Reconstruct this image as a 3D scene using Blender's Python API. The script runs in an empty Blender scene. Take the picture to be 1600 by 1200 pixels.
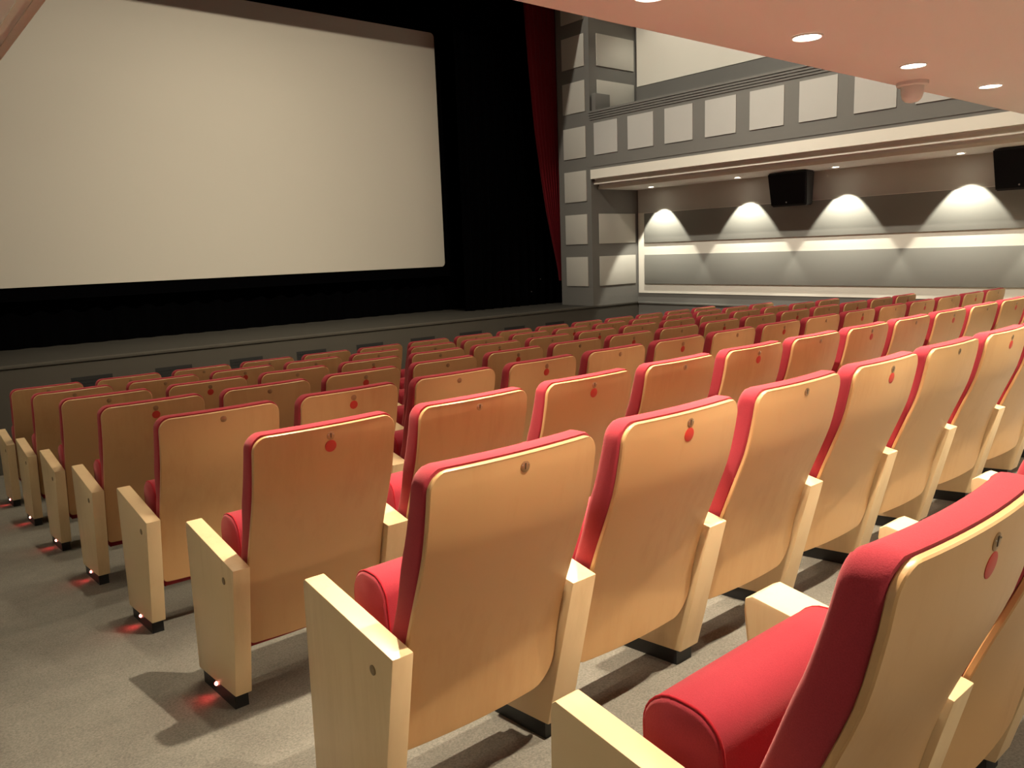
import bpy, bmesh, math, random
from mathutils import Vector, Matrix
random.seed(7)
sc = bpy.context.scene
C = sc.collection

# ------------------------------------------------------------------ camera
F_PX = 1239.7066
YAW, PITCH, ROLL = 0.693277187, 0.166830711, -0.0366913867
CAM = Vector((-0.8200, -1.24625, 1.80602))
cyw, syw = math.cos(YAW), math.sin(YAW)
fwd = Vector((syw*math.cos(PITCH), cyw*math.cos(PITCH), -math.sin(PITCH)))
rgt = Vector((cyw, -syw, 0)); upv = rgt.cross(fwd)
cr, sr = math.cos(ROLL), math.sin(ROLL)
R_, U_ = cr*rgt + sr*upv, -sr*rgt + cr*upv
cd = bpy.data.cameras.new('camera'); co = bpy.data.objects.new('camera', cd); C.objects.link(co)
cd.sensor_fit = 'HORIZONTAL'; cd.sensor_width = 36.0; cd.lens = F_PX/1600*36.0
cd.clip_start = 0.02; cd.clip_end = 100
co.matrix_world = Matrix(((R_.x, U_.x, -fwd.x, CAM.x), (R_.y, U_.y, -fwd.y, CAM.y), (R_.z, U_.z, -fwd.z, CAM.z), (0, 0, 0, 1)))
sc.camera = co

# ------------------------------------------------------------------ world, exposure
w = bpy.data.worlds.new('world'); sc.world = w; w.use_nodes = True
w.node_tree.nodes['Background'].inputs[0].default_value = (0.02, 0.018, 0.015, 1)
w.node_tree.nodes['Background'].inputs[1].default_value = 0.1
sc.view_settings.view_transform = 'Standard'; sc.view_settings.look = 'None'
sc.view_settings.gamma = 1.0; sc.view_settings.use_curve_mapping = False
sc.view_settings.exposure = 0.0

# light levels (watts)
P_SOFFIT, P_WALL, P_HALL, P_STAGE, P_FASCIA, P_LED, P_SPILL = 232, 148, 560, 1450, 960, 0.22, 14
WARM = (1.0, 0.86, 0.66)
WALLC = (1.0, 0.95, 0.80)

# ------------------------------------------------------------------ measures
XW, YS, XB, XL = 9.0, 7.31, 7.97, -2.7      # right wall, stage front, gallery front, left wall
ZS = 0.92                                    # stage / rail height
ZG = 2.67                                    # underside of balcony and galleries
YB = 1.0                                     # balcony front edge
YBACK, ZC = -7.5, 8.4
SLOPE = 0.0823
def floor_z(y):
    y = max(y, -2.6)
    return 0.517 - SLOPE*y
SP, DR, PW = 0.56, 0.8839, 0.464             # seat pitch, row pitch, shell width
def row_top(r): return 1.386 - 0.0727*(r-1)

# ------------------------------------------------------------------ materials
def nodes_of(name):
    m = bpy.data.materials.new(name); m.use_nodes = True
    nt = m.node_tree; b = nt.nodes['Principled BSDF']
    return m, nt, b
def plain(name, col, rough=0.6, metal=0.0, noise=0.0, scale=30.0, bump=0.0, spec=0.5):
    m, nt, b = nodes_of(name)
    b.inputs['Base Color'].default_value = (*col, 1)
    b.inputs['Roughness'].default_value = rough
    b.inputs['Metallic'].default_value = metal
    b.inputs['Specular IOR Level'].default_value = spec
    tc = nt.nodes.new('ShaderNodeTexCoord'); n = nt.nodes.new('ShaderNodeTexNoise')
    n.inputs['Scale'].default_value = scale; n.inputs['Detail'].default_value = 4
    nt.links.new(tc.outputs['Object'], n.inputs['Vector'])
    if noise > 0:
        mx = nt.nodes.new('ShaderNodeMixRGB')
        mx.inputs[1].default_value = (*[c*(1-noise) for c in col], 1)
        mx.inputs[2].default_value = (*[min(1, c*(1+noise)) for c in col], 1)
        nt.links.new(n.outputs['Fac'], mx.inputs[0]); nt.links.new(mx.outputs[0], b.inputs['Base Color'])
    if bump > 0:
        bp = nt.nodes.new('ShaderNodeBump'); bp.inputs['Strength'].default_value = bump; bp.inputs['Distance'].default_value = 0.002
        nt.links.new(n.outputs['Fac'], bp.inputs['Height']); nt.links.new(bp.outputs[0], b.inputs['Normal'])
    return m
def wood(name, c1, c2, rough=0.42):
    m, nt, b = nodes_of(name)
    tc = nt.nodes.new('ShaderNodeTexCoord'); oi = nt.nodes.new('ShaderNodeObjectInfo')
    ad = nt.nodes.new('ShaderNodeVectorMath'); ad.operation = 'MULTIPLY_ADD'
    cmb = nt.nodes.new('ShaderNodeCombineXYZ')
    ml = nt.nodes.new('ShaderNodeMath'); ml.operation = 'MULTIPLY'; ml.inputs[1].default_value = 37.0
    nt.links.new(oi.outputs['Random'], ml.inputs[0])
    for k in range(3): nt.links.new(ml.outputs[0], cmb.inputs[k])
    ad.inputs[1].default_value = (1, 1, 1)
    nt.links.new(tc.outputs['Object'], ad.inputs[0]); nt.links.new(cmb.outputs[0], ad.inputs[2])
    mp = nt.nodes.new('ShaderNodeMapping'); mp.inputs['Scale'].default_value = (26, 26, 1.6)
    nt.links.new(ad.outputs[0], mp.inputs['Vector'])
    n = nt.nodes.new('ShaderNodeTexNoise'); n.inputs['Scale'].default_value = 1.0; n.inputs['Detail'].default_value = 6; n.inputs['Roughness'].default_value = 0.65
    nt.links.new(mp.outputs[0], n.inputs['Vector'])
    n2 = nt.nodes.new('ShaderNodeTexNoise'); n2.inputs['Scale'].default_value = 3.0; n2.inputs['Detail'].default_value = 2
    nt.links.new(ad.outputs[0], n2.inputs['Vector'])
    av = nt.nodes.new('ShaderNodeMath'); av.operation = 'ADD'; nt.links.new(n.outputs['Fac'], av.inputs[0]); nt.links.new(n2.outputs['Fac'], av.inputs[1])
    rp = nt.nodes.new('ShaderNodeValToRGB')
    rp.color_ramp.elements[0].position = 0.62; rp.color_ramp.elements[0].color = (*c2, 1)
    rp.color_ramp.elements[1].position = 1.35; rp.color_ramp.elements[1].color = (*c1, 1)
    hv = nt.nodes.new('ShaderNodeMath'); hv.operation = 'MULTIPLY'; hv.inputs[1].default_value = 1.0
    nt.links.new(av.outputs[0], hv.inputs[0]); nt.links.new(hv.outputs[0], rp.inputs[0])
    nt.links.new(rp.outputs[0], b.inputs['Base Color'])
    b.inputs['Roughness'].default_value = rough
    return m
def fabric(name, col, sheen=0.25):
    m, nt, b = nodes_of(name)
    tc = nt.nodes.new('ShaderNodeTexCoord'); n = nt.nodes.new('ShaderNodeTexNoise')
    n.inputs['Scale'].default_value = 520; n.inputs['Detail'].default_value = 3
    nt.links.new(tc.outputs['Object'], n.inputs['Vector'])
    mx = nt.nodes.new('ShaderNodeMixRGB'); mx.inputs[1].default_value = (*[c*0.75 for c in col], 1); mx.inputs[2].default_value = (*[min(1, c*1.25) for c in col], 1)
    nt.links.new(n.outputs['Fac'], mx.inputs[0]); nt.links.new(mx.outputs[0], b.inputs['Base Color'])
    bp = nt.nodes.new('ShaderNodeBump'); bp.inputs['Strength'].default_value = 0.35; bp.inputs['Distance'].default_value = 0.001
    nt.links.new(n.outputs['Fac'], bp.inputs['Height']); nt.links.new(bp.outputs[0], b.inputs['Normal'])
    b.inputs['Roughness'].default_value = 0.95; b.inputs['Specular IOR Level'].default_value = 0.15
    b.inputs['Sheen Weight'].default_value = sheen; b.inputs['Sheen Roughness'].default_value = 0.5
    b.inputs['Sheen Tint'].default_value = (1.0, 0.55, 0.5, 1)
    return m
def emit(name, col, s):
    m, nt, b = nodes_of(name)
    b.inputs['Base Color'].default_value = (*col, 1); b.inputs['Emission Color'].default_value = (*col, 1); b.inputs['Emission Strength'].default_value = s
    return m
def carpet(name):
    m, nt, b = nodes_of(name)
    tc = nt.nodes.new('ShaderNodeTexCoord')
    n = nt.nodes.new('ShaderNodeTexNoise'); n.inputs['Scale'].default_value = 150; n.inputs['Detail'].default_value = 5; n.inputs['Roughness'].default_value = 0.7
    n2 = nt.nodes.new('ShaderNodeTexNoise'); n2.inputs['Scale'].default_value = 9; n2.inputs['Detail'].default_value = 3
    for k in (n, n2): nt.links.new(tc.outputs['Object'], k.inputs['Vector'])
    rp = nt.nodes.new('ShaderNodeValToRGB')
    rp.color_ramp.elements[0].position = 0.32; rp.color_ramp.elements[0].color = (0.125, 0.116, 0.095, 1)
    rp.color_ramp.elements[1].position = 0.68; rp.color_ramp.elements[1].color = (0.26, 0.242, 0.20, 1)
    mx = nt.nodes.new('ShaderNodeMixRGB'); mx.blend_type = 'MULTIPLY'; mx.inputs[0].default_value = 0.35
    nt.links.new(n.outputs['Fac'], rp.inputs[0]); nt.links.new(rp.outputs[0], mx.inputs[1]); nt.links.new(n2.outputs['Fac'], mx.inputs[2])
    nt.links.new(mx.outputs[0], b.inputs['Base Color'])
    b.inputs['Roughness'].default_value = 0.9
    bp = nt.nodes.new('ShaderNodeBump'); bp.inputs['Strength'].default_value = 0.3; bp.inputs['Distance'].default_value = 0.002
    nt.links.new(n.outputs['Fac'], bp.inputs['Height']); nt.links.new(bp.outputs[0], b.inputs['Normal'])
    return m
M = dict(
    shell=wood('maple_shell', (0.51, 0.302, 0.132), (0.46, 0.258, 0.105), 0.40),
    arm=wood('maple_arm', (0.68, 0.50, 0.285), (0.60, 0.42, 0.225), 0.38),
    red=fabric('red_upholstery', (0.325, 0.030, 0.044)),
    piping=fabric('red_piping', (0.36, 0.014, 0.024), 0.1),
    black=plain('black_metal', (0.008, 0.008, 0.009), 0.5, 0.0, 0.2, 40),
    plate=plain('bronze_plate', (0.36, 0.24, 0.13), 0.4, 0.7, 0.15, 90),
    engrave=plain('engraved_mark', (0.07, 0.04, 0.02), 0.6),
    dot=plain('red_dot_vinyl', (0.45, 0.03, 0.02), 0.45),
    cap=plain('brown_bolt_cap', (0.20, 0.13, 0.06), 0.5, 0.3, 0.2, 120),
    led=emit('red_led', (1.0, 0.22, 0.16), 40),
    lamp=emit('lamp_lens', (1.0, 0.93, 0.80), 22),
    ring=plain('white_trim_ring', (0.75, 0.72, 0.66), 0.4),
    floor=carpet('grey_carpet'),
    grey=plain('grey_paint', (0.150, 0.144, 0.130), 0.75, 0, 0.04, 3),
    grey2=plain('grey_wainscot', (0.155, 0.150, 0.134), 0.6, 0, 0.04, 3),
    cream2=plain('greige_panel', (0.46, 0.44, 0.39), 0.8, 0, 0.03, 4),
    cream=plain('cream_panel', (0.44, 0.425, 0.395), 0.8, 0, 0.03, 4),
    white=plain('white_plaster', (0.74, 0.70, 0.61), 0.8, 0, 0.02, 3),
    apron=plain('dark_grey_apron', (0.060, 0.053, 0.042), 0.7, 0, 0.05, 3),
    felt=plain('grey_acoustic_fabric', (0.235, 0.23, 0.205), 0.95, 0, 0.12, 260, 0.2, 0.1),
    soffit=plain('pink_plaster', (0.64, 0.61, 0.585), 0.75, 0, 0.02, 2),
    gallery=plain('rose_white_plaster', (0.78, 0.745, 0.705), 0.75, 0, 0.02, 2),
    screen=plain('screen_fabric', (0.46, 0.432, 0.385), 0.9, 0, 0.02, 200, 0, 0.1),
    blackcloth=plain('black_masking_cloth', (0.0012, 0.0012, 0.0015), 1.0, 0, 0.2, 60, 0, 0.0),
    stage=plain('dark_stage_boards', (0.025, 0.022, 0.017), 0.75, 0, 0.25, 25),
    curtain=fabric('red_velvet', (0.11, 0.004, 0.008), 0.05),
    vent=plain('dark_vent', (0.012, 0.012, 0.012), 0.8),
    grille=plain('speaker_grille', (0.006, 0.006, 0.008), 0.8, 0, 0.3, 300, 0.3, 0.2),
    badge=plain('silver_badge', (0.5, 0.47, 0.45), 0.3, 0.9),
)

# ------------------------------------------------------------------ mesh helpers
def mesh_from(name, verts, faces, smooth=True, angle=35):
    me = bpy.data.meshes.new(name); me.from_pydata([tuple(v) for v in verts], [], faces); me.validate()
    bm = bmesh.new(); bm.from_mesh(me); bmesh.ops.recalc_face_normals(bm, faces=bm.faces); bm.to_mesh(me); bm.free()
    if smooth:
        for p in me.polygons: p.use_smooth = True
        me.set_sharp_from_angle(angle=math.radians(angle))
    me.update(); return me
def obj(name, me, mat, parent=None, loc=(0, 0, 0), **props):
    o = bpy.data.objects.new(name, me); C.objects.link(o); o.location = loc
    if parent is not None: o.parent = parent
    if not me.materials: me.materials.append(M[mat])
    for k, v in props.items(): o[k] = v
    return o
def box_mesh(name, a, b, bev=0.0, seg=2):
    bm = bmesh.new(); bmesh.ops.create_cube(bm, size=1)
    for v in bm.verts:
        v.co = Vector([(a[i]+b[i])/2 + v.co[i]*(b[i]-a[i]) for i in range(3)])
    if bev > 0: bmesh.ops.bevel(bm, geom=bm.edges[:], offset=bev, segments=seg, affect='EDGES', profile=0.6)
    me = bpy.data.meshes.new(name); bm.to_mesh(me); bm.free()
    if bev > 0:
        for p in me.polygons: p.use_smooth = True
        me.set_sharp_from_angle(angle=math.radians(40))
    return me
def box(name, mat, a, b, parent=None, bev=0.0, **props):
    """world-space box whose object origin sits at its base centre"""
    c = Vector(((a[0]+b[0])/2, (a[1]+b[1])/2, min(a[2], b[2])))
    me = box_mesh(name, [a[i]-c[i] for i in range(3)], [b[i]-c[i] for i in range(3)], bev)
    if parent is not None: c = c - parent.location
    return obj(name, me, mat, parent, c, **props)
def prism(name, poly, axis, lo, hi, bev=0.0, seg=2):
    """extrude a polygon; axis 0: poly is (y,z) along x, axis 1: poly is (x,z) along y, axis 2: (x,y) along z; lo/hi may be per-vertex lists"""
    n = len(poly); L = lo if isinstance(lo, (list, tuple)) else [lo]*n; H = hi if isinstance(hi, (list, tuple)) else [hi]*n
    def P(p, t): return (t, p[0], p[1]) if axis == 0 else ((p[0], t, p[1]) if axis == 1 else (p[0], p[1], t))
    bm = bmesh.new()
    va = [bm.verts.new(P(p, L[i])) for i, p in enumerate(poly)]; vb = [bm.verts.new(P(p, H[i])) for i, p in enumerate(poly)]
    bm.faces.new(va); bm.faces.new(vb[::-1])
    for i in range(n):
        j = (i+1) % n; bm.faces.new((va[i], vb[i], vb[j], va[j]))
    bmesh.ops.recalc_face_normals(bm, faces=bm.faces[:])
    if bev > 0: bmesh.ops.bevel(bm, geom=bm.edges[:], offset=bev, segments=seg, affect='EDGES', profile=0.6)
    me = bpy.data.meshes.new(name); bm.to_mesh(me); bm.free()
    if bev > 0:
        for p in me.polygons: p.use_smooth = True
        me.set_sharp_from_angle(angle=math.radians(40))
    return me
def lathe(name, prof, n=24, caps=True):
    """prof: list of (r, z)"""
    vs, fs = [], []
    for r, z in prof:
        for k in range(n):
            a = 2*math.pi*k/n; vs.append((r*math.cos(a), r*math.sin(a), z))
    for i in range(len(prof)-1):
        for k in range(n):
            l = (k+1) % n; fs.append((i*n+k, i*n+l, (i+1)*n+l, (i+1)*n+k))
    if caps:
        fs.append(tuple(range(n))); m = (len(prof)-1)*n; fs.append(tuple(m+k for k in range(n))[::-1])
    return mesh_from(name, vs, fs, True, 40)
def empty(name, loc, **props):
    o = bpy.data.objects.new(name, None); C.objects.link(o); o.location = loc; o.empty_display_size = 0.1
    for k, v in props.items(): o[k] = v
    return o
def S(o): o['kind'] = 'structure'; return o

# ================================================================== THE ROOM
# floor: carpeted ramp falling to the stage
ys = [YBACK, -2.6, YS]
fl = prism('floor', [(YBACK, floor_z(-3)), (-2.6, floor_z(-2.6)), (YS, floor_z(YS)), (YS, -0.6), (YBACK, -0.6)], 0, XL, XW)
S(obj('floor', fl, 'floor'))

# right wall with wainscot rail, plaster field and acoustic panels
wr = S(box('wall_right', 'grey', (XW, YBACK, -0.3), (XW+0.3, YS+0.1, ZC)))
box('wainscot_rail', 'grey2', (XW-0.025, -3.0, ZS-0.03), (XW, YS, ZS), wr, 0.006)
box('plaster_field', 'white', (XW-0.012, -3.0, 1.06), (XW, YS-0.03, 2.31), wr)
box('upper_field', 'cream2', (XW-0.012, -3.0, 2.31), (XW, YS-0.03, ZG), wr)
box('acoustic_panel', 'felt', (XW-0.034, 0.6, 1.205), (XW-0.012, 7.14, 1.66), wr, 0.006)
box('acoustic_panel', 'felt', (XW-0.034, 0.6, 1.845), (XW-0.012, 7.14, 2.30), wr, 0.006)
box('plaster_field', 'white', (XW-0.012, 1.3, 4.22), (XW, YS-0.03, 7.0), wr)

wl = S(box('wall_left', 'grey', (XL-0.3, YBACK, -0.3), (XL, YS+0.1, ZC)))
box('wainscot_rail', 'grey2', (XL, -3.0, ZS-0.03), (XL+0.025, YS, ZS), wl, 0.006)
box('plaster_field', 'white', (XL, -3.0, 1.06), (XL+0.012, YS-0.03, 2.31), wl)
box('upper_field', 'cream2', (XL, -3.0, 2.31), (XL+0.012, YS-0.03, ZG), wl)
box('acoustic_panel', 'felt', (XL+0.012, -2.5, 1.205), (XL+0.034, 7.14, 1.66), wl, 0.006)
box('acoustic_panel', 'felt', (XL+0.012, -2.5, 1.845), (XL+0.034, 7.14, 2.30), wl, 0.006)
S(box('wall_back', 'white', (XL-0.3, YBACK-0.2, -0.3), (XW+0.3, YBACK, ZC)))
S(box('ceiling', 'white', (XL-0.3, YBACK-0.2, ZC), (XW+0.3, 12.2, ZC+0.2)))

# stage, stage house
stage = S(obj('stage', prism('stage', [(YS, -0.5), (YS, ZS-0.03), (YS-0.02, ZS-0.03), (YS-0.02, ZS), (12.0, ZS), (12.0, -0.5)], 0, XL, XW), 'stage'))
apron = box('stage_front', 'apron', (XL, YS-0.012, -0.5), (XW, YS-0.001, ZS-0.035), stage)
box('stage_lip', 'apron', (XL, YS-0.024, ZS-0.026), (XW, YS+0.05, ZS+0.002), stage, 0.003)
for k in range(12):
    x0 = 0.755 + 0.775*k
    if x0 > 7.4: break
    vt = box('vent', 'vent', (x0, YS-0.016, 0.60), (x0+0.37, YS-0.011, 0.745), stage)
    for j in range(4):
        box('vent_slat', 'vent', (x0+0.01, YS-0.019, 0.615+0.032*j), (x0+0.36, YS-0.0155, 0.622+0.032*j), vt)
S(box('wall_front', 'blackcloth', (XL-1.5, 9.6, -0.3), (XW+1.5, 9.8, ZC)))
S(box('wall_stage_right', 'blackcloth', (XW+0.02, YS+0.75, -0.3), (XW+0.3, 9.6, ZC)))
S(box('wall_stage_left', 'blackcloth', (XL-0.3, YS+0.75, -0.3), (XL-0.02, 9.6, ZC)))
# proscenium header
S(box('wall_proscenium', 'grey', (-1.67, YS, 5.42), (XB, YS+0.69, ZC)))

# proscenium pilasters (right in view, left mirrored)
PZ = [(1.217, 1.665), (1.858, 2.305), (2.497, 2.95), (3.14, 3.59), (3.80, 4.245), (4.443, 4.893), (5.09, 5.54)]
def pilaster(sx):
    X = (lambda x: x) if sx > 0 else (lambda x: 6.3 - x)
    a, b = sorted((X(XB), X(XW)))
    p = S(box('proscenium_pilaster', 'grey', (a, YS, ZS-0.001), (b, YS+0.69, ZC)))
    for i, (z0, z1) in enumerate(PZ):
        s0, s1 = sorted((X(XB-0.014), X(XB)))
        box('panel', 'cream2', (s0, YS+0.09, z0), (s1, YS+0.56, z1), p, 0.003)
        if i in (2, 3): continue
        f0, f1 = sorted((X(8.12), X(8.94)))
        box('panel', 'cream2', (f0, YS-0.014, z0), (f1, YS, z1), p, 0.003)
    return p
pilaster(1); pilaster(-1)

# side galleries
def gallery(sx):
    if sx > 0:
        X = lambda x: x
    else:
        X = lambda x: -0.177 - (x - 8.06)
    name = 'gallery'
    y0, y1 = YB, YS
    g = S(empty(name, (X(8.5), (y0+y1)/2, ZG)))
    def part(n, mat, poly, ya=y0, yb=y1):
        me = prism(n, [(X(x)-g.location.x, z-ZG) for x, z in poly], 1, ya-g.location.y, yb-g.location.y)
        return obj(n, me, mat, g)
    xo = XW if sx > 0 else 8.06 + (-0.177 - XL)
    # tiers of the underside
    part('soffit_step', 'gallery', [(8.14, ZG), (xo, ZG), (xo, 2.738), (8.14, 2.738)])
    part('soffit_step', 'gallery', [(8.05, 2.738), (xo, 2.738), (xo, 2.812), (8.05, 2.812)])
    part('riser_highlight', 'white', [(8.118, ZG-0.004), (8.1405, ZG-0.004), (8.1405, 2.706), (8.118, 2.706)])  # white strips added so the risers look lit
    part('riser_highlight', 'white', [(8.028, 2.734), (8.0505, 2.734), (8.0505, 2.778), (8.028, 2.778)])
    part('white_band', 'white', [(7.958, 2.812), (xo, 2.812), (xo, 2.945), (7.958, 2.945)])
    fas = part('fascia', 'grey', [(XB, 2.945), (xo, 2.945), (xo, 3.0), (XB+0.25, 3.0), (XB+0.25, 3.66), (XB, 3.66)])
    part('fascia_bead', 'grey', [(XB-0.008, 2.985), (XB+0.05, 2.985), (XB+0.05, 3.003), (XB-0.008, 3.003)])
    for k in range(4):
        z = 3.655 + 0.031*k
        part('cornice_step', 'grey', [(XB-0.012*(k+1), z), (XB+0.26, z), (XB+0.26, z+0.0235), (XB-0.012*(k+1), z+0.0235)])
        part('cornice_fillet', 'grey', [(XB-0.012*k, z+0.0235), (XB+0.26, z+0.0235), (XB+0.26, z+0.031), (XB-0.012*k, z+0.031)])
    for k in range(9):
        yb_ = 7.225 - 0.6595*k
        ya_ = yb_ - 0.462
        if ya_ < YB+0.05: break
        part('panel', 'cream', [(XB-0.012, 3.15), (XB, 3.15), (XB, 3.605), (XB-0.012, 3.605)], ya_, yb_)
    return g
gr = gallery(1); gallery(-1)
pb = box('gallery_post', 'grey', (7.99, YS-0.10, 3.779), (8.30, YS-0.02, 4.03), None, 0.004, label='small grey block standing on the gallery parapet beside the pilaster', category='block')

# main balcony: its soffit hangs over the rear seats
bal = S(empty('balcony', ((XL+XW)/2, YB, ZG)))
box('soffit', 'soffit', (XL, YBACK, ZG), (XW, YB, ZG+0.22), bal)
box('balcony_front', 'grey', (XL, YB-0.16, ZG+0.22), (XW, YB-0.02, 3.75), bal)

# ================================================================== LIGHTS
def spot(loc, power, size_deg, blend, col, radius, parent=None, target=None, name='lamp_light'):
    l = bpy.data.lights.new(name, 'SPOT'); l.energy = power; l.spot_size = math.radians(size_deg); l.spot_blend = blend
    l.color = col; l.shadow_soft_size = radius
    o = bpy.data.objects.new(name, l); C.objects.link(o); o.location = loc
    if target is not None:
        o.rotation_euler = (Vector(target)-Vector(loc)).to_track_quat('-Z', 'Y').to_euler()
    if parent is not None: o.parent = parent; o.location = Vector(loc)-parent.location
    return o
def downlight_meshes(r):
    ring = lathe('trim_ring', [(r*0.98, -0.001), (r*1.14, -0.001), (r*1.14, -0.005), (r*1.02, -0.007), (r*0.98, -0.004), (r*0.98, -0.001)], 28, False)
    lens = lathe('lens', [(0.001, -0.003), (r, -0.003), (r, -0.0015), (0.001, -0.0015)], 28)
    return ring, lens
DL_S = downlight_meshes(0.058); DL_W = downlight_meshes(0.042); DL_H = downlight_meshes(0.14)
NUM = ['first', 'second', 'third', 'fourth', 'fifth', 'sixth', 'seventh', 'eighth', 'ninth', 'tenth', 'eleventh', 'twelfth', 'thirteenth', 'fourteenth', 'fifteenth', 'sixteenth']
CARD = ['one', 'two', 'three', 'four', 'five', 'six', 'seven', 'eight', 'nine', 'ten', 'eleven', 'twelve', 'thirteen', 'fourteen', 'fifteen', 'sixteen']
def downlight(meshes, loc, label, group, power, size, blend, col, rad, aim=None, spill=0):
    e = empty('downlight', loc, label=label, category='ceiling light', group=group)
    obj('trim_ring', meshes[0], 'ring', e); obj('lens', meshes[1], 'lamp', e)
    p0 = (loc[0], loc[1], loc[2]-0.02)
    spot(p0, power, size, blend, col, rad, e, None if aim is None else Vector(p0)+Vector(aim))
    if spill: spot(p0, spill, 168, 0.3, col, 0.05, e, None, 'lamp_spill')
    return e
for j, y in enumerate((0.69, -0.47, -2.2, -4.2)):
    for k in range(8):
        if j >= 2 and k % 2: continue
        x = 0.455 + 1.031*k
        where = ('front line of the balcony soffit', 'second line of the balcony soffit', 'third line of the balcony soffit', 'rearmost line of the balcony soffit')[j]
        n = k if j < 2 else k//2
        downlight(DL_S, (x, y, ZG), 'round recessed downlight, %s from the aisle, %s' % (NUM[n], where), 'downlights in the balcony soffit', P_SOFFIT*(1 if j < 2 else 0.30), 80 if j < 2 else 150, 0.5, WARM, 0.014, None, P_SPILL if j == 0 else 0)
for k, y in enumerate((6.76, 5.25, 3.85, 2.42, 0.99)):
    if k == 4: y = 1.12
    downlight(DL_W, (8.69, y, ZG), 'small wall-washing downlight under the right gallery, %s from the stage' % NUM[k], 'downlights under the right gallery', P_WALL, 70, 0.22, WALLC, 0.012, (0.17, 0, -1))
for k, y in enumerate((6.76, 5.25, 3.85, 2.42, 1.12, -0.4, -1.9)):
    downlight(DL_W, (XL+0.31, y, ZG), 'small wall-washing downlight beside the left wall, %s from the stage' % NUM[k], 'downlights beside the left wall', P_WALL*2.1, 70, 0.22, WALLC, 0.012, (-0.17, 0, -1))
# wall sconce above the right gallery
sco = empty('wall_sconce', (XW-0.012, 6.35, 5.75), label='small wall sconce high above the right gallery beside the pilaster', category='wall lamp')
obj('back_plate', box_mesh('back_plate', (-0.02, -0.06, -0.1), (0.0, 0.06, 0.1), 0.004), 'ring', sco)
obj('shade', lathe('shade', [(0.06, 0.08), (0.07, 0.08), (0.07, -0.08), (0.06, -0.08), (0.06, 0.08)], 24, False), 'ring', sco, (-0.095, 0, 0))
obj('bulb', lathe('bulb', [(0.005, -0.035), (0.028, -0.02), (0.03, 0.0), (0.02, 0.03), (0.008, 0.04)], 16), 'lamp', sco, (-0.095, 0, 0))
spot((XW-0.107, 6.35, 5.70), 60, 110, 0.5, WALLC, 0.03, sco)
# house lights in the high ceiling
for j, y in enumerate((2.2, 4.0)):
    for k, x in enumerate((1.2, 5.1)):
        downlight(DL_H, (x, y, ZC), 'large house light in the high ceiling, %s from the balcony, %s side' % (NUM[j], ('left', 'right')[k]), 'house lights in the high ceiling', P_HALL, 92, 0.5, (1.0, 0.86, 0.64), 0.14)
# unseen lights added on the ceiling: one line brightens the screen, one the right gallery
def added_flood(loc, target, power, size, blend, col, rad, label):
    e = empty('fill_light', loc, label=label, category='fill_light', group='added lights on the high ceiling')
    q = (Vector(target)-Vector(loc)).to_track_quat('-Z', 'Y').to_euler()
    obj('yoke', box_mesh('yoke', (-0.02, -0.02, 0.05), (0.02, 0.02, ZC-loc[2]), 0.003), 'black', e)
    h = obj('housing', lathe('housing', [(0.05, 0.16), (0.09, 0.14), (0.10, -0.02), (0.085, -0.02), (0.085, 0.0)], 24), 'black', e); h.rotation_euler = q
    l = obj('lens', lathe('lens', [(0.001, -0.004), (0.083, -0.004), (0.083, 0.0), (0.001, 0.0)], 24), 'lamp', h)
    d_ = (Vector(target)-Vector(loc)).normalized()
    spot(Vector(loc)+d_*0.05, power, size, blend, col, rad, e, target).rotation_euler = q
for k, x in enumerate((0.4, 3.1, 5.8)):
    added_flood((x, 1.1, 8.2), (3.1+(x-3.1)*0.6, 8.8, 2.3), P_STAGE, 45, 1.0, (1.0, 0.88, 0.66), 0.07, 'black floodlight above the balcony edge, added to light the screen, %s from the left' % NUM[k])
for k, y in enumerate((2.2, 4.3, 6.5)):
    added_flood((1.8, y, 8.1), (8.0, y, 3.4), P_FASCIA, 54, 0.8, (1.0, 0.92, 0.78), 0.07, 'black floodlight beside the house lights, added to light the right gallery, %s from the balcony' % NUM[k])

# ================================================================== SEATS
ctrl = [(0.02, -0.004), (0.0, 0.0), (-0.05, 0.006), (-0.10, 0.015), (-0.18, 0.034), (-0.25, 0.060), (-0.34, 0.096), (-0.41, 0.122), (-0.48, 0.142), (-0.56, 0.160), (-0.70, 0.182), (-0.8, 0.197)]
def prof(z):
    for i in range(len(ctrl)-1):
        z0, y0 = ctrl[i]; z1, y1 = ctrl[i+1]
        if z <= z0 and z >= z1:
            zm, ym = ctrl[max(i-1, 0)]; zp, yp = ctrl[min(i+2, len(ctrl)-1)]
            t = (z0-z)/(z0-z1); h = z1-z0
            m0 = (y1-ym)/(z1-zm)*h if i > 0 else (y1-y0); m1 = (yp-y0)/(zp-z0)*h if i+2 < len(ctrl) else (y1-y0)
            return (2*t**3-3*t*t+1)*y0 + (t**3-2*t*t+t)*m0 + (-2*t**3+3*t*t)*y1 + (t**3-t*t)*m1
    return 0.0
YO, ZO = 0.25, 0.8896             # seat base sits 0.25 m in front of the shell's top edge, 0.8896 m below it
SAG = 0.016
HW = PW/2
def yb(x, z): return prof(z) + SAG*((x/HW)**2 - 1) - 0.001
def half_width(z, top, bot, rt, rb, hw):
    d = top - z
    if d < rt: return hw - rt + math.sqrt(max(0, rt*rt-(rt-d)**2))
    d = z - bot
    if d < rb: return hw - rb + math.sqrt(max(0, rb*rb-(rb-d)**2))
    return hw
def zrows(top, bot, rt, rb, n):
    out = []
    for k in range(9): a = math.pi/2*k/8; out.append(top - rt*(1-math.cos(a)))
    for k in range(1, n): out.append(top-rt - (top-rt-bot-rb)*k/n)
    for k in range(9): a = math.pi/2*k/8; out.append(bot + rb*(1-math.sin(a)))
    return out
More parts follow.
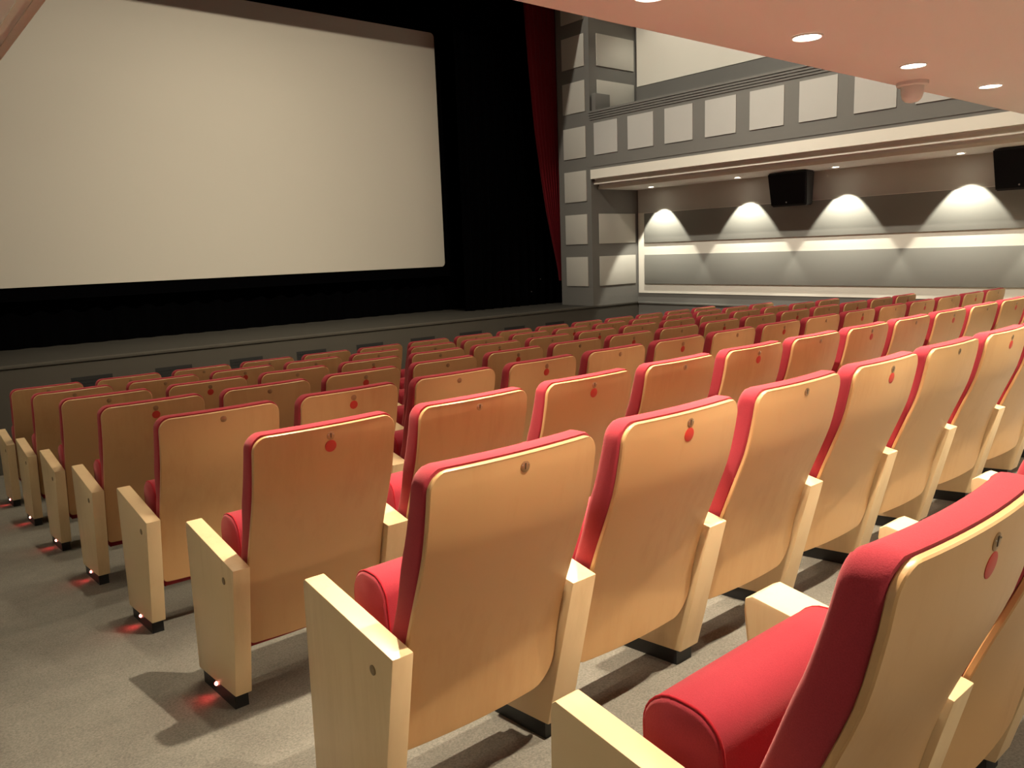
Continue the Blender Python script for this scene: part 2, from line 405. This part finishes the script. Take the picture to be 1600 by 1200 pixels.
def shell_mesh():
    top, bot, rt, rb, T = 0.0, -0.685, 0.045, 0.085, 0.0135
    rows = zrows(top, bot, rt, rb, 16); nx = 15
    ce = 0.0025
    vs, fs = [], []
    def layer(off, inset):
        base = len(vs)
        for z in rows:
            hr = half_width(z, top, bot, rt, rb, HW) - inset; hl = half_width(z, top, bot, rt, 0.02, HW) - inset
            zz = min(max(z, bot+inset), top-inset)
            for i in range(nx):
                x = -hl + (hl+hr)*i/(nx-1); vs.append((x, yb(x, z)+off-YO, zz+ZO))
        return base
    L = [layer(0.0, ce), layer(ce, 0.0), layer(T-ce, 0.0), layer(T, ce)]
    nr = len(rows)
    for b in (L[0], L[3]):
        for r in range(nr-1):
            for i in range(nx-1):
                a = b+r*nx+i; fs.append((a, a+1, a+nx+1, a+nx))
    ring = [i for i in range(nx)] + [r*nx+nx-1 for r in range(1, nr)] + [(nr-1)*nx+i for i in range(nx-2, -1, -1)] + [r*nx for r in range(nr-2, 0, -1)]
    for q in range(3):
        for k in range(len(ring)):
            a, c = ring[k], ring[(k+1) % len(ring)]
            fs.append((L[q]+a, L[q]+c, L[q+1]+c, L[q+1]+a))
    return mesh_from('backrest_shell', vs, fs, True, 30)
def back_cushion_mesh():
    top, bot, rt, rb = 0.007, -0.62, 0.048, 0.05
    def hw_at(z):
        t = min(1, max(0, (-z-0.20)/0.14)); t = t*t*(3-2*t)
        return HW + 0.005 - 0.009*t
    rows = zrows(top, bot, rt, rb, 20); nx = 21; T0 = 0.0138
    def thick(z):
        return 0.058 + 0.016*min(1, max(0, -z/0.2))
    vs, fs = [], []
    R = 0.023
    steps = [(0.0, 0.0), (0.3, 0.0), (1.0, 0.0)]
    # layers: rear outline, side-wall end, three rounding rings, front
    lay = []
    def layer(fr, inset):
        base = len(vs)
        for z in rows:
            hw = max(0.01, half_width(z, top, bot, rt, rb, hw_at(z)) - inset)
            zz = min(max(z, bot+inset), top-inset)
            for i in range(nx):
                x = -hw + 2*hw*i/(nx-1)
                vs.append((x, yb(x, z) + T0 + fr(z) - YO, zz+ZO))
        lay.append(base)
    layer(lambda z: 0.0, 0.003)
    layer(lambda z: 0.006, 0.0)
    layer(lambda z: thick(z)-R, 0.0)
    for k in (1, 2, 3, 4):
        a = math.pi/2*k/4
        layer(lambda z, a=a: thick(z)-R+R*math.sin(a), R*(1-math.cos(a)))
    nr = len(rows)
    for b in (lay[0], lay[-1]):
        for r in range(nr-1):
            for i in range(nx-1):
                a = b+r*nx+i; fs.append((a, a+1, a+nx+1, a+nx))
    ring = [i for i in range(nx)] + [r*nx+nx-1 for r in range(1, nr)] + [(nr-1)*nx+i for i in range(nx-2, -1, -1)] + [r*nx for r in range(nr-2, 0, -1)]
    for q in range(len(lay)-1):
        for k in range(len(ring)):
            a, c = ring[k], ring[(k+1) % len(ring)]
            fs.append((lay[q]+a, lay[q]+c, lay[q+1]+c, lay[q+1]+a))
    return mesh_from('back_cushion', vs, fs, True, 60)
def cushion_profile():
    # tipped-up seat: (y,z) outline, rear face towards the backrest
    P = []
    yr, yf, zt_, zb_ = 0.236, 0.380, -0.298, -0.728
    dy = -0.010     # bottom leans back
    def lean(y, z): return (y + dy*(zt_-z)/(zt_-zb_), z)
    r1, r2 = 0.055, 0.065
    for k in range(8):
        a = math.pi - math.pi/2*k/7; P.append((yr+r1+r1*math.cos(a), zt_-r1+r1*math.sin(a)))
    for k in range(8):
        a = math.pi/2 - math.pi/2*k/7; P.append((yf-r2+r2*math.cos(a), zt_-r2+r2*math.sin(a)))
    for k in range(1, 6): P.append((yf-0.012*math.sin(math.pi*k/6)*0, zt_-r2-(zt_-r2-zb_-0.03)*k/6))
    for k in range(6):
        a = -math.pi/2*k/5; P.append((yf-0.03+0.03*math.cos(a), zb_+0.03+0.03*math.sin(a)))
    for k in range(6):
        a = -math.pi/2 - math.pi/2*k/5; P.append((yr+0.03+0.03*math.cos(a), zb_+0.03+0.03*math.sin(a)))
    for k in range(1, 6):
        t = k/6; z = zb_+0.03+(zt_-r1-zb_-0.03)*t; P.append((yr-0.010*math.sin(math.pi*t), z))
    return [lean(*p) for p in P]
CP = cushion_profile()
CHW = 0.217
def seat_cushion_mesh():
    n = len(CP); cy = sum(p[0] for p in CP)/n; cz = sum(p[1] for p in CP)/n
    vs, fs = [], []
    secs = [(-CHW, 0.90), (-CHW+0.004, 0.955), (-CHW+0.012, 1.0), (-CHW*0.5, 1.012), (0, 1.016), (CHW*0.5, 1.012), (CHW-0.012, 1.0), (CHW-0.004, 0.955), (CHW, 0.90)]
    for x, s in secs:
        for (y, z) in CP:
            # inset by distance rather than by scale
            d = Vector((y-cy, z-cz)); f = (s-1.0)*0.10
            l = d.length; d2 = d*(1+f/ max(l, .05)) if s < 1 else d*(1+(s-1.0)*0.5)
            vs.append((x, cy+d2.x-YO, cz+d2.y+ZO))
    for q in range(len(secs)-1):
        for k in range(n):
            l = (k+1) % n; fs.append((q*n+k, q*n+l, (q+1)*n+l, (q+1)*n+k))
    fs.append(tuple(range(n))); m = (len(secs)-1)*n; fs.append(tuple(m+k for k in range(n))[::-1])
    return mesh_from('seat_cushion', vs, fs, True, 50)
def tube_loop(name, pts, r, ns=6):
    n = len(pts); vs, fs = [], []
    for i, p in enumerate(pts):
        t = (Vector(pts[(i+1) % n])-Vector(pts[i-1])).normalized(); a = Vector((1, 0, 0)); b = t.cross(a).normalized()
        for k in range(ns):
            an = 2*math.pi*k/ns; vs.append(Vector(p)+a*r*math.cos(an)+b*r*math.sin(an))
    for i in range(n):
        j = (i+1) % n
        for k in range(ns):
            l = (k+1) % ns; fs.append((i*ns+k, i*ns+l, j*ns+l, j*ns+k))
    return mesh_from(name, vs, fs, True, 80)
def piping_mesh(s):
    n = len(CP); cy = sum(p[0] for p in CP)/n; cz = sum(p[1] for p in CP)/n
    pts = []
    for (y, z) in CP:
        d = Vector((y-cy, z-cz)); d = d*(1-0.0015/d.length); pts.append((s*(CHW-0.008), cy+d.x-YO, cz+d.y+ZO))
    return tube_loop('piping', pts, 0.0026)
def disc_mesh(name, r, zc, proud, n=24, thick=0.002):
    """round plate lying on the rear of the shell, centred at height zc"""
    vs, fs = [], []
    for off, rr in ((0.0006, r), (-proud*0.6, r), (-proud, r*0.9)):
        for k in range(n):
            a = 2*math.pi*k/n; x, z = rr*math.cos(a), zc+rr*math.sin(a)
            vs.append((x, yb(x, z)+off-YO, z+ZO))
    for q in range(2):
        for k in range(n):
            l = (k+1) % n; fs.append((q*n+k, q*n+l, (q+1)*n+l, (q+1)*n+k))
    fs.append(tuple(range(n))); fs.append(tuple(2*n+k for k in range(n))[::-1])
    return mesh_from(name, vs, fs, True, 40)
def stroke_mesh():
    z0, z1, hw_ = -0.036, -0.022, 0.0013
    vs = []
    for off in (-0.0012, -0.0022):
        for x, z in ((-hw_, z0), (hw_, z0), (hw_*1.6, z1), (-hw_*1.6, z1)):
            vs.append((x, yb(x, z)+off-YO, z+ZO))
    return mesh_from('numeral', vs, [(0, 1, 2, 3), (4, 5, 6, 7), (0, 1, 5, 4), (1, 2, 6, 5), (2, 3, 7, 6), (3, 0, 4, 7)], False)
def screw_mesh(s):
    me = lathe('screw', [(0.0012, 0.0), (0.0012, 0.0012), (0.0005, 0.0018)], 8)
    x, z = s*0.0085, -0.026
    me.transform(Matrix.Translation((x, yb(x, z)-0.0012-YO, z+ZO)) @ Matrix.Rotation(math.pi/2, 4, 'X'))
    return me
SM = dict(shell=shell_mesh(), back=back_cushion_mesh(), seat=seat_cushion_mesh(), pipL=piping_mesh(-1), pipR=piping_mesh(1),
          plate=disc_mesh('number_plate', 0.0125, -0.030, 0.0015), dot=disc_mesh('red_dot', 0.0185, -0.062, 0.0010), num=stroke_mesh(), scL=screw_mesh(-1), scR=screw_mesh(1),
          pan=prism('seat_pan', [(y-YO, z+ZO) for y, z in ((0.381, -0.36), (0.392, -0.36), (0.382, -0.70), (0.371, -0.70))], 0, -0.19, 0.19, 0.004),
          hingeL=box_mesh('hinge', (-0.2305, 0.26-YO, -0.62+ZO), (-0.205, 0.33-YO, -0.56+ZO), 0.004), hingeR=box_mesh('hinge', (0.205, 0.26-YO, -0.62+ZO), (0.2305, 0.33-YO, -0.56+ZO), 0.004),
          )
def base_loc(x, r, back=0.0):
    y = (r-1)*DR + YO - back
    return (x, y, row_top(r)-ZO)
def row_name(r):
    return 'front row by the stage' if r == 7 else ('row nearest the camera' if r == 0 else '%s row from the stage' % NUM[7-r])
def make_seat(r, s):
    x = (s-1)*SP + HW
    has_dot = (r+s) % 2 == 1
    lab = 'red theatre seat %s, %s from the aisle, %s' % ('with red dot' if has_dot else 'without dot', NUM[s-1], row_name(r))
    e = empty('theatre_seat', base_loc(x, r, 0.010 if r == 0 else 0.0), label=lab, category='seat', group='theatre seats in rows')
    obj('backrest_shell', SM['shell'], 'shell', e)
    obj('back_cushion', SM['back'], 'red', e)
    c = obj('seat_cushion', SM['seat'], 'red', e)
    obj('piping', SM['pipL'], 'piping', c); obj('piping', SM['pipR'], 'piping', c)
    obj('seat_pan', SM['pan'], 'shell', e)
    obj('hinge', SM['hingeL'], 'black', e); obj('hinge', SM['hingeR'], 'black', e)
    p = obj('number_plate', SM['plate'], 'plate', e, label='small round bronze number plate')
    if r <= 2:
        obj('numeral', SM['num'], 'engrave', p); obj('screw', SM['scL'], 'badge', p); obj('screw', SM['scR'], 'badge', p)
    if has_dot: obj('red_dot', SM['dot'], 'dot', e, label='round red sticker')
    return e
COUNT = {0: 3, 1: 8, 2: 12}
ROWS = [(r, COUNT.get(r, 15)) for r in range(0, 8)]
for r, n in ROWS:
    for s in range(1, n+1): make_seat(r, s)

# armrest stands: shared wooden panels between the seats, end panels at the aisle
def fl_rel(y): return -0.869 - SLOPE*y          # floor under a row, measured from the shell's top edge
def stand_mesh(name, wf, wr_, inner):
    if inner:
        poly = [(0.098, -0.400), (0.30, -0.364), (0.470, -0.337), (0.486, -0.346), (0.488, -0.37), (0.43, fl_rel(0.43)+0.052), (0.205, fl_rel(0.205)+0.052)]
    else:
        poly = [(0.080, -0.397), (0.28, -0.369), (0.474, -0.342), (0.484, -0.350), (0.486, -0.37), (0.50, fl_rel(0.50)+0.045), (0.165, fl_rel(0.165)+0.052)]
    lo, hi = [], []
    for y, z in poly:
        t = min(1, max(0, (y-0.1)/0.3)); wd = wr_+(wf-wr_)*t; lo.append(-wd/2); hi.append(wd/2)
    return prism(name, [(y-YO, z+ZO) for y, z in poly], 0, lo, hi, 0.0035)
def plinth_mesh(w_, y0, y1):
    poly = [(y0, fl_rel(y0)+0.056), (y1, fl_rel(y1)+0.056), (y1, fl_rel(y1)), (y0, fl_rel(y0))]
    return prism('plinth', [(y-YO, z+ZO) for y, z in poly], 0, -w_/2, w_/2)
A_IN = stand_mesh('armrest_panel', 0.101, 0.082, True); A_END = stand_mesh('armrest_panel', 0.052, 0.052, False)
PL_IN = plinth_mesh(0.074, 0.225, 0.47); PL_END = plinth_mesh(0.044, 0.19, 0.47)
cap_me = lathe('bolt_cap', [(0.0115, 0.0), (0.0115, 0.0016), (0.009, 0.0028), (0.004, 0.002)], 20)
cap_me.transform(Matrix.Translation((-0.026, 0.165-YO, -0.452+ZO)) @ Matrix.Rotation(-math.pi/2, 4, 'Y'))
led_y = 0.345; led_z = fl_rel(led_y)+0.036
led_me = lathe('aisle_light', [(0.0062, 0.0), (0.006, 0.003), (0.0045, 0.0055), (0.002, 0.0068)], 14)
led_me.transform(Matrix.Translation((-0.022, led_y-YO, led_z+ZO)) @ Matrix.Rotation(-math.pi/2, 4, 'Y'))
for r, n in ROWS:
    for k in range(n+1):
        end = k == 0 or (k == n and n == 15)
        if k == 0: x = -0.036
        elif k == n and n == 15: x = (n-1)*SP + PW + 0.036
        else: x = k*SP - (SP-PW)/2
        if k == 0: lab = 'maple end panel with red aisle light, %s' % row_name(r)
        elif end: lab = 'maple end panel on the right wall side, %s' % row_name(r)
        elif k == n: lab = 'maple armrest stand after the %s seat, %s' % (NUM[k-1], row_name(r))
        else: lab = 'maple armrest stand between seats %s and %s from the aisle, %s' % (CARD[k-1], CARD[k], row_name(r))
        e = empty('armrest_stand', base_loc(x, r), label=lab, category='armrest', group='armrest stands between the seats')
        obj('armrest_panel', A_END if end else A_IN, 'arm', e)
        p = obj('plinth', PL_END if end else PL_IN, 'black', e, label='black floor plinth')
        if k == 0:
            obj('bolt_cap', cap_me, 'cap', e)
            obj('aisle_light', led_me, 'led', p, label='glowing red aisle light')
            b = Vector(base_loc(x, r)) + Vector((-0.036, led_y-YO, led_z+ZO+0.004))
            spot(b, P_LED, 120, 0.9, (1.0, 0.045, 0.06), 0.006, None, b+Vector((-0.55, -0.10, -0.42)), 'aisle_light_beam').parent = None

# ================================================================== SCREEN, CURTAINS, SPEAKERS
def rounded_rect(x0, x1, z0, z1, r, n=6):
    P = []
    for cx, cz, a0 in ((x1-r, z1-r, 0), (x0+r, z1-r, 90), (x0+r, z0+r, 180), (x1-r, z0+r, 270)):
        for k in range(n+1):
            a = math.radians(a0+90*k/n); P.append((cx+r*math.cos(a), cz+r*math.sin(a)))
    return P
se = empty('cinema_screen', (3.16, 8.81, 1.60), label='large blank cinema screen with rounded corners hung above the stage', category='screen')
obj('screen_cloth', prism('screen_cloth', [(x-3.16, z-1.60) for x, z in rounded_rect(0.03, 6.29, 1.60, 4.97, 0.06)], 1, 0.0, 0.02), 'screen', se)
obj('screen_border', prism('screen_border', [(x-3.16, z-1.60) for x, z in rounded_rect(-0.12, 6.44, 1.45, 5.12, 0.03)], 1, 0.021, 0.07), 'blackcloth', se)
# hangers so the screen is carried by the header above
for x in (0.6, 3.16, 5.7):
    box('hanger', 'blackcloth', (x-0.015, 8.84, 5.10), (x+0.015, 8.87, ZC), se)

def drape(name, mat, path, z0, z1, folds, amp, label, edge=None, nz=24, thick=0.012):
    """pleated cloth along a straight path [(x,y),(x,y)]; edge(z) -> start fraction for a swagged edge"""
    (xa, ya), (xb_, yb_) = path; L = math.hypot(xb_-xa, yb_-ya); dx, dy = (xb_-xa)/L, (yb_-ya)/L; nx_, ny_ = -dy, dx
    n = folds*8; vs, fs = [], []
    ox, oy = (xa+xb_)/2, (ya+yb_)/2
    for side in (0, 1):
        for j in range(nz+1):
            z = z0 + (z1-z0)*j/nz; s0 = edge(z) if edge else 0.0
            for i in range(n+1):
                u = s0 + (1-s0)*i/n; o = amp*math.sin(2*math.pi*folds*i/n) + (0 if side == 0 else thick)
                vs.append((xa+dx*L*u+nx_*o-ox, ya+dy*L*u+ny_*o-oy, z-z0))
    m = (nz+1)*(n+1)
    for side in (0, 1):
        for j in range(nz):
            for i in range(n):
                a = side*m+j*(n+1)+i; fs.append((a, a+1, a+n+2, a+n+1))
    for j in range(nz):
        for i in (0, n):
            a = j*(n+1)+i; fs.append((a, a+n+1, m+a+n+1, m+a))
    for i in range(n):
        for j in (0, nz):
            a = j*(n+1)+i; fs.append((a, a+1, m+a+1, m+a))
    me = mesh_from(name, vs, fs, True, 80)
    return obj(name, me, mat, None, (ox, oy, z0), label=label, category='curtain')
mcur = drape('masking_curtain', 'blackcloth', ((6.36, 8.42), (8.9, 8.42)), ZS, 7.2, 14, 0.035, 'black masking curtain hanging right of the cinema screen')
drape('masking_curtain', 'blackcloth', ((-2.5, 8.42), (-0.05, 8.42)), ZS, 7.2, 14, 0.035, 'black masking curtain hanging left of the cinema screen')
drape('masking_skirt', 'blackcloth', ((-2.5, 9.0), (8.9, 9.0)), ZS, 1.62, 40, 0.03, 'black cloth skirt hanging below the cinema screen')
def swag(z):
    pts = [(0.92, 0.98), (1.30, 0.97), (1.49, 0.945), (2.0, 0.80), (2.38, 0.70), (3.0, 0.58), (3.61, 0.48), (4.4, 0.40), (5.32, 0.33), (7.3, 0.20)]
    for (a, u), (b_, v) in zip(pts, pts[1:]):
        if z <= b_: return u+(v-u)*(z-a)/(b_-a)
    return 0.2
drape('stage_curtain', 'curtain', ((7.10, 8.06), (8.02, 8.06)), 1.30, 7.3, 7, 0.016, 'dark red velvet stage curtain drawn back against the pilaster', swag, 40)
for x, z in ((7.86, 1.33), (7.66, 1.14)):  # silver studs standing in for tiny lights on the black cloth
    o = obj('pale_stud', lathe('pale_stud', [(0.008, 0), (0.008, 0.006), (0.003, 0.009)], 10), 'badge', mcur, Vector((x, 8.385, z))-mcur.location, label='tiny pale stud for a small light')
    o.rotation_euler = (math.pi/2, 0, 0)

def speaker(y0, y1, label):
    e = empty('loudspeaker', (8.72, (y0+y1)/2, 2.235), label=label, category='loudspeaker', group='loudspeakers under the right gallery')
    h = (y1-y0)/2
    # cabinet tapers towards the wall and leans down to the seats
    vs = []
    for z, xf, k in ((0.0, -0.115, 0.90), (0.425, -0.175, 1.0)):
        vs += [(xf, -h*k, z), (xf, h*k, z), (0.15, h*0.72*k, z+0.01), (0.15, -h*0.72*k, z+0.01)]
    me = mesh_from('cabinet', vs, [(0, 1, 2, 3), (4, 5, 6, 7), (0, 1, 5, 4), (1, 2, 6, 5), (2, 3, 7, 6), (3, 0, 4, 7)], False)
    bm = bmesh.new(); bm.from_mesh(me); bmesh.ops.bevel(bm, geom=bm.edges[:], offset=0.012, segments=2, affect='EDGES'); bm.to_mesh(me); bm.free()
    obj('cabinet', me, 'black', e)
    gv = []
    for o in (-0.004, -0.014):
        for z, xf, k in ((0.02, -0.118, 0.86), (0.405, -0.172, 0.95)):
            gv += [(xf+o, -h*k, z), (xf+o, h*k, z)]
    g = obj('grille', mesh_from('grille', gv, [(0, 1, 3, 2), (4, 5, 7, 6), (0, 1, 5, 4), (1, 3, 7, 5), (3, 2, 6, 7), (2, 0, 4, 6)], False), 'grille', e)
    bd = obj('badge', lathe('badge', [(0.009, 0), (0.009, 0.003), (0.006, 0.004)], 14), 'badge', g, (-0.1345, 0.02, 0.05)); bd.rotation_euler = (0, -math.pi/2, 0)
    obj('bracket', box_mesh('bracket', (0.13, -0.05, 0.16), (0.268, 0.05, 0.26), 0.004), 'black', e)
    return e
speaker(4.15, 4.70, 'black loudspeaker on the right wall between the second and third wall lights')
speaker(1.50, 2.06, 'black loudspeaker on the right wall nearest the camera, cut by the frame')

# sensor dome under the balcony edge
d = empty('smoke_detector', (4.02, 0.90, ZG), label='pink domed detector hanging from the edge of the balcony soffit', category='detector')
obj('mount', lathe('mount', [(0.085, 0.0), (0.085, -0.018), (0.078, -0.024)], 28), 'soffit', d)
obj('dome', lathe('dome', [(0.062, -0.022), (0.060, -0.06), (0.052, -0.09), (0.035, -0.108), (0.01, -0.114)], 28), 'soffit', d)
